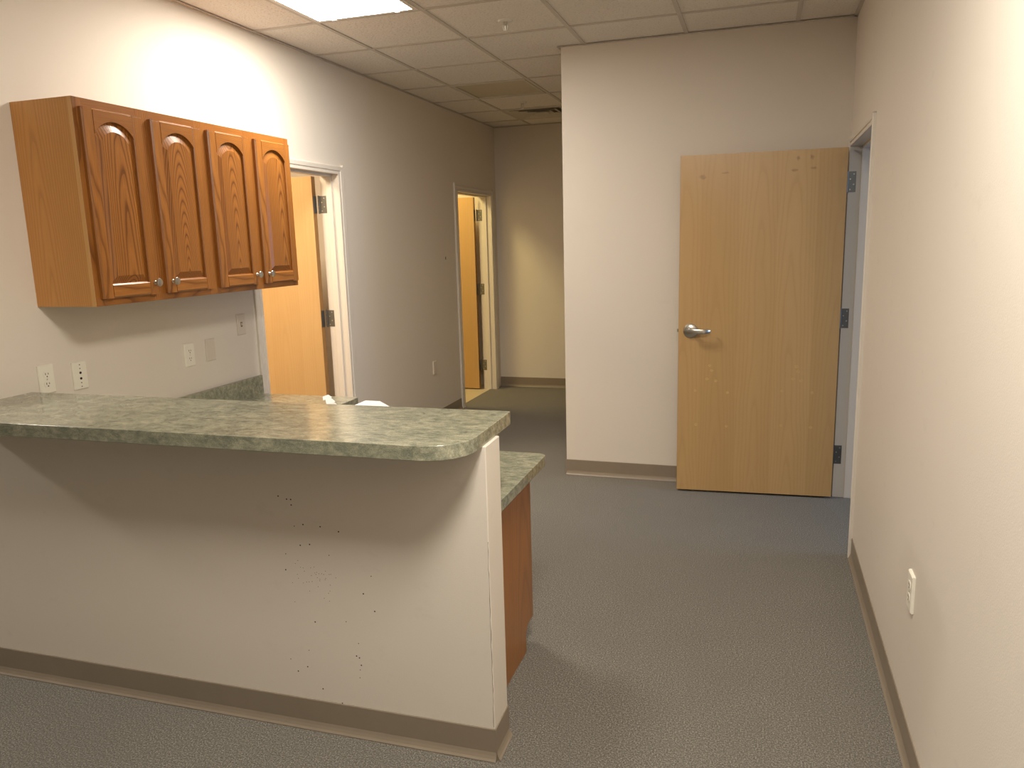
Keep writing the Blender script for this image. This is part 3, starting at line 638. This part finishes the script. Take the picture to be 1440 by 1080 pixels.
for i, y0 in enumerate(dys):
    y1 = y0+DW; xa, xb = CX, CX+0.020; ch = 0.0065
    dr = empty('door', (CX, y0, DZ0)); dr.parent = t; dr.location = Vector((CX, y0, DZ0))-wloc(t)
    iy0, iy1 = y0+SW, y1-SW; bz = DZ0+0.055; zs, rise = DZ1-0.092, 0.052
    # stiles: outer chamfer and small inner chamfer
    obj('stile', prism(bmesh.new(), [(xa, y0), (xb-ch, y0), (xb, y0+ch), (xb, iy0-0.003), (xb-0.003, iy0), (xa, iy0)], 'z', DZ0, DZ1-0.0), M_OAKV, dr)
    obj('stile', prism(bmesh.new(), [(xa, y1), (xb-ch, y1), (xb, y1-ch), (xb, iy1+0.003), (xb-0.003, iy1), (xa, iy1)], 'z', DZ0, DZ1-0.0), M_OAKV, dr)
    obj('bottom_rail', prism(bmesh.new(), [(xa, DZ0), (xb-ch, DZ0), (xb, DZ0+ch), (xb, bz-0.006), (xb-0.006, bz), (xa, bz)], 'y', iy0, iy1), M_OAKH, dr)
    A = arch(iy0, iy1, zs, rise)
    b = bmesh.new(); n = len(A)
    F = [b.verts.new((xb, y, z)) for y, z in A]; Bk = [b.verts.new((xa, y, z)) for y, z in A]
    f1, f0 = b.verts.new((xb, iy1, DZ1-ch)), b.verts.new((xb, iy0, DZ1-ch)); g1, g0 = b.verts.new((xb-ch, iy1, DZ1)), b.verts.new((xb-ch, iy0, DZ1)); k1, k0 = b.verts.new((xa, iy1, DZ1)), b.verts.new((xa, iy0, DZ1))
    b.faces.new(F+[f1, f0]); b.faces.new((Bk+[k1, k0])[::-1]); b.faces.new((f0, f1, g1, g0)); b.faces.new((g0, g1, k1, k0))
    for q in range(n-1): b.faces.new((F[q], Bk[q], Bk[q+1], F[q+1]))
    b.faces.new((F[0], f0, g0, k0, Bk[0])); b.faces.new((F[-1], Bk[-1], k1, g1, f1))
    obj('top_rail', b, M_OAKH, dr)
    # bright routed edge over the whole door top
    obj('top_edge', prism(bmesh.new(), [(xb-ch-0.001, DZ1-0.001), (xb-0.0005, DZ1-ch-0.0005), (xb+0.0005, DZ1-ch), (xb-ch, DZ1+0.0008)], 'y', y0+0.002, y1-0.002), M_OAKH, dr)
    # raised panel with sloped field
    def outline(g, gr): return [(iy0+g, bz+g), (iy1-g, bz+g)]+arch(iy0+g, iy1-g, zs-gr, rise*(1-0.25*g/0.03))[::-1]
    b = bmesh.new(); o0, o1, o2 = outline(-0.004, -0.003), outline(0.004, 0.004), outline(0.030, 0.024)
    V = [[b.verts.new((x, y, z)) for y, z in o] for o, x in ((o0, xa+0.007), (o1, xa+0.007), (o2, xa+0.0175))]
    m_ = len(V[0])
    for P, Q in zip(V, V[1:]):
        for q in range(m_): b.faces.new((P[q], P[(q+1) % m_], Q[(q+1) % m_], Q[q]))
    b.faces.new(V[2]); b.faces.new([b.verts.new((xa+0.001, y, z)) for y, z in o0][::-1])
    obj('raised_panel', b, M_OAKP[i], dr)
    obj('knob', lathe(bmesh.new(), KNOB, (xb, kn[i][0], kn[i][1]), (1, 0, 0), 20), M_NICKEL, dr, smooth=True)

# ------------------------------------------------------------ wall plates
def plate_base(name, x, y, z, n, mat, label, cat, group=None, th=0.006):
    """Plate on a wall x=const; n=+1 faces +x, n=-1 faces -x."""
    t = tag(empty(name, (x, y, z)), label, cat, group)
    b = bmesh.new(); w, h = 0.035, 0.0575; e = 0.003
    P0 = [(x, y-w, z-h), (x, y+w, z-h), (x, y+w, z+h), (x, y-w, z+h)]
    P1 = [(x+n*(th-e), a, c) for _, a, c in P0]; P2 = [(x+n*th, a+(e if a < y else -e), c+(e if c < z else -e)) for _, a, c in P0]
    V = [[b.verts.new(p) for p in P] for P in (P0, P1, P2)]
    for A, B in zip(V, V[1:]):
        for i in range(4): b.faces.new((A[i], A[(i+1) % 4], B[(i+1) % 4], B[i]))
    b.faces.new(V[0][::-1]); b.faces.new(V[2]); obj('plate', b, mat, t)
    return t
def duplex(x, y, z, n, mat, label, dark=True, group=None):
    th = 0.009
    t = plate_base('wall_outlet', x, y, z, n, mat, label, 'outlet', group, th)
    f = x+n*th
    for dz in (0.0195, -0.0195):
        pts = []
        for k in range(24):
            a = 2*math.pi*k/24; pts.append((y+0.0165*math.cos(a), z+dz+max(-0.0125, min(0.0125, 0.0165*math.sin(a)))))
        r = obj('receptacle', prism(bmesh.new(), pts, 'x', f-n*0.001, f+n*0.0012), mat, t)
        b = bmesh.new()
        for dy, hh in ((-0.0062, 0.0042), (0.0062, 0.0034)): box(b, *sorted((f+n*0.0008, f+n*0.0016)), y+dy-0.0012, y+dy+0.0012, z+dz+0.003-hh, z+dz+0.003+hh)
        lathe(b, [(0.0027, 0.0008), (0.0027, 0.0016)], (f, y, z+dz-0.0075), (n, 0, 0), 10)
        obj('slots', b, M_BLACK if dark else M_PLATE2, r)
    obj('screw', lathe(bmesh.new(), [(0.003, 0), (0.0026, 0.001), (0, 0.0012)], (f, y, z), (n, 0, 0), 10), M_NICKEL, t, smooth=True)
    return t
duplex(0, 2.008, 1.083, 1, M_PLATE, 'ivory duplex outlet on the cream wall, half hidden by the bar top', True)
duplex(0, 2.823, 1.061, 1, M_PLATE, 'ivory duplex outlet under the oak cabinet, beside the blank plate', True)
duplex(0, 5.835, 0.501, 1, M_PLATE2, 'low outlet on the cream wall between the two doorways', False)
duplex(XR, 2.125, 0.505, -1, M_PLATE, 'ivory outlet low on the smudged wall opposite the half wall', True)
t = plate_base('phone_jack', 0, 2.167, 1.071, 1, M_PLATE, 'ivory wall plate with two round dark jacks under the oak cabinet', 'wall plate', th=0.009)
for dz in (0.012, -0.012):
    obj('jack', lathe(bmesh.new(), [(0.0052, 0), (0.0052, 0.002), (0.0, 0.0022)], (0.0085, 2.167, 1.071+dz), (1, 0, 0), 16), M_BLACK, t)
for dz in (0.046, 0.030, -0.030, -0.046):
    obj('screw', lathe(bmesh.new(), [(0.0027, 0), (0.0024, 0.001), (0, 0.0012)], (0.009, 2.167, 1.071+dz), (1, 0, 0), 10), M_HINGE, t, smooth=True)
t = plate_base('blank_plate', 0, 2.983, 1.065, 1, M_PLATE2, 'blank wall plate painted in the wall colour, under the oak cabinet', 'wall plate')
for dz in (0.042, -0.042): obj('screw', lathe(bmesh.new(), [(0.003, 0), (0.0026, 0.001), (0, 0.0012)], (0.006, 2.983, 1.065+dz), (1, 0, 0), 10), M_PLATE2, t, smooth=True)
t = plate_base('light_switch', 0, 3.247, 1.168, 1, M_PLATE2, 'toggle light switch beside the doorway next to the oak cabinet', 'switch')
obj('toggle', prism(bmesh.new(), [(0.005, 1.160), (0.017, 1.168), (0.018, 1.174), (0.005, 1.178)], 'y', 3.2425, 3.2515), M_PLATE2, t)
obj('slot', BX(0.0055, 0.0064, 3.2395, 3.2545, 1.155, 1.181), M_CRACK, t)
b = prism(bmesh.new(), [(6.193+0.011*math.cos(a)*0.7, 1.444+0.015*math.sin(a)) for a in [2*math.pi*k/14 for k in range(14)]], 'x', 0.0, 0.0006)
obj('hole', b, M_BLACK, wall_left)

# ------------------------------------------------------------ white open box on the worktop behind the bar
t = tag(empty('open_box', (1.15, 2.33, WZ)), 'white open-topped box on the lower worktop, mostly hidden behind the bar top', 'box')
z0, z1 = WZ+0.001, WZ+0.182
for a in ((1.085, 1.215, 2.26, 2.263), (1.085, 1.215, 2.397, 2.40), (1.085, 1.088, 2.263, 2.397), (1.212, 1.215, 2.263, 2.397)): obj('side_wall', BX(*a, z0, z1), M_WHITE, t)
obj('bottom', BX(1.088, 1.212, 2.263, 2.397, z0, z0+0.003), M_WHITE, t)
b = bmesh.new(); A = [(1.2135, z1-0.001), (1.2155, z1+0.024), (1.280, z1+0.024), (1.322, z1+0.004)]
for (xa, za), (xb, zb) in zip(A, A[1:]):
    v = [b.verts.new(p) for p in ((xa, 2.265, za), (xb, 2.265, zb), (xb, 2.395, zb), (xa, 2.395, za), (xa, 2.265, za-0.002), (xb, 2.265, zb-0.002), (xb, 2.395, zb-0.002), (xa, 2.395, za-0.002))]
    for f in ((0, 1, 2, 3), (7, 6, 5, 4), (0, 4, 5, 1), (3, 2, 6, 7)): b.faces.new([v[q] for q in f])
obj('flap', b, M_WHITE, t)
b = bmesh.new(); A = [(1.086, z1), (1.078, z1+0.015), (1.064, z1+0.032), (1.054, z1+0.044)]
for (xa, za), (xb, zb) in zip(A, A[1:]):
    v = [b.verts.new(p) for p in ((xa, 2.33, za), (xb, 2.345, zb), (xb, 2.385, zb), (xa, 2.395, za), (xa-0.002, 2.33, za), (xb-0.002, 2.345, zb), (xb-0.002, 2.385, zb), (xa-0.002, 2.395, za))]
    for f in ((0, 1, 2, 3), (7, 6, 5, 4), (0, 4, 5, 1), (3, 2, 6, 7)): b.faces.new([v[q] for q in f])
obj('flap', b, M_WHITE, t)
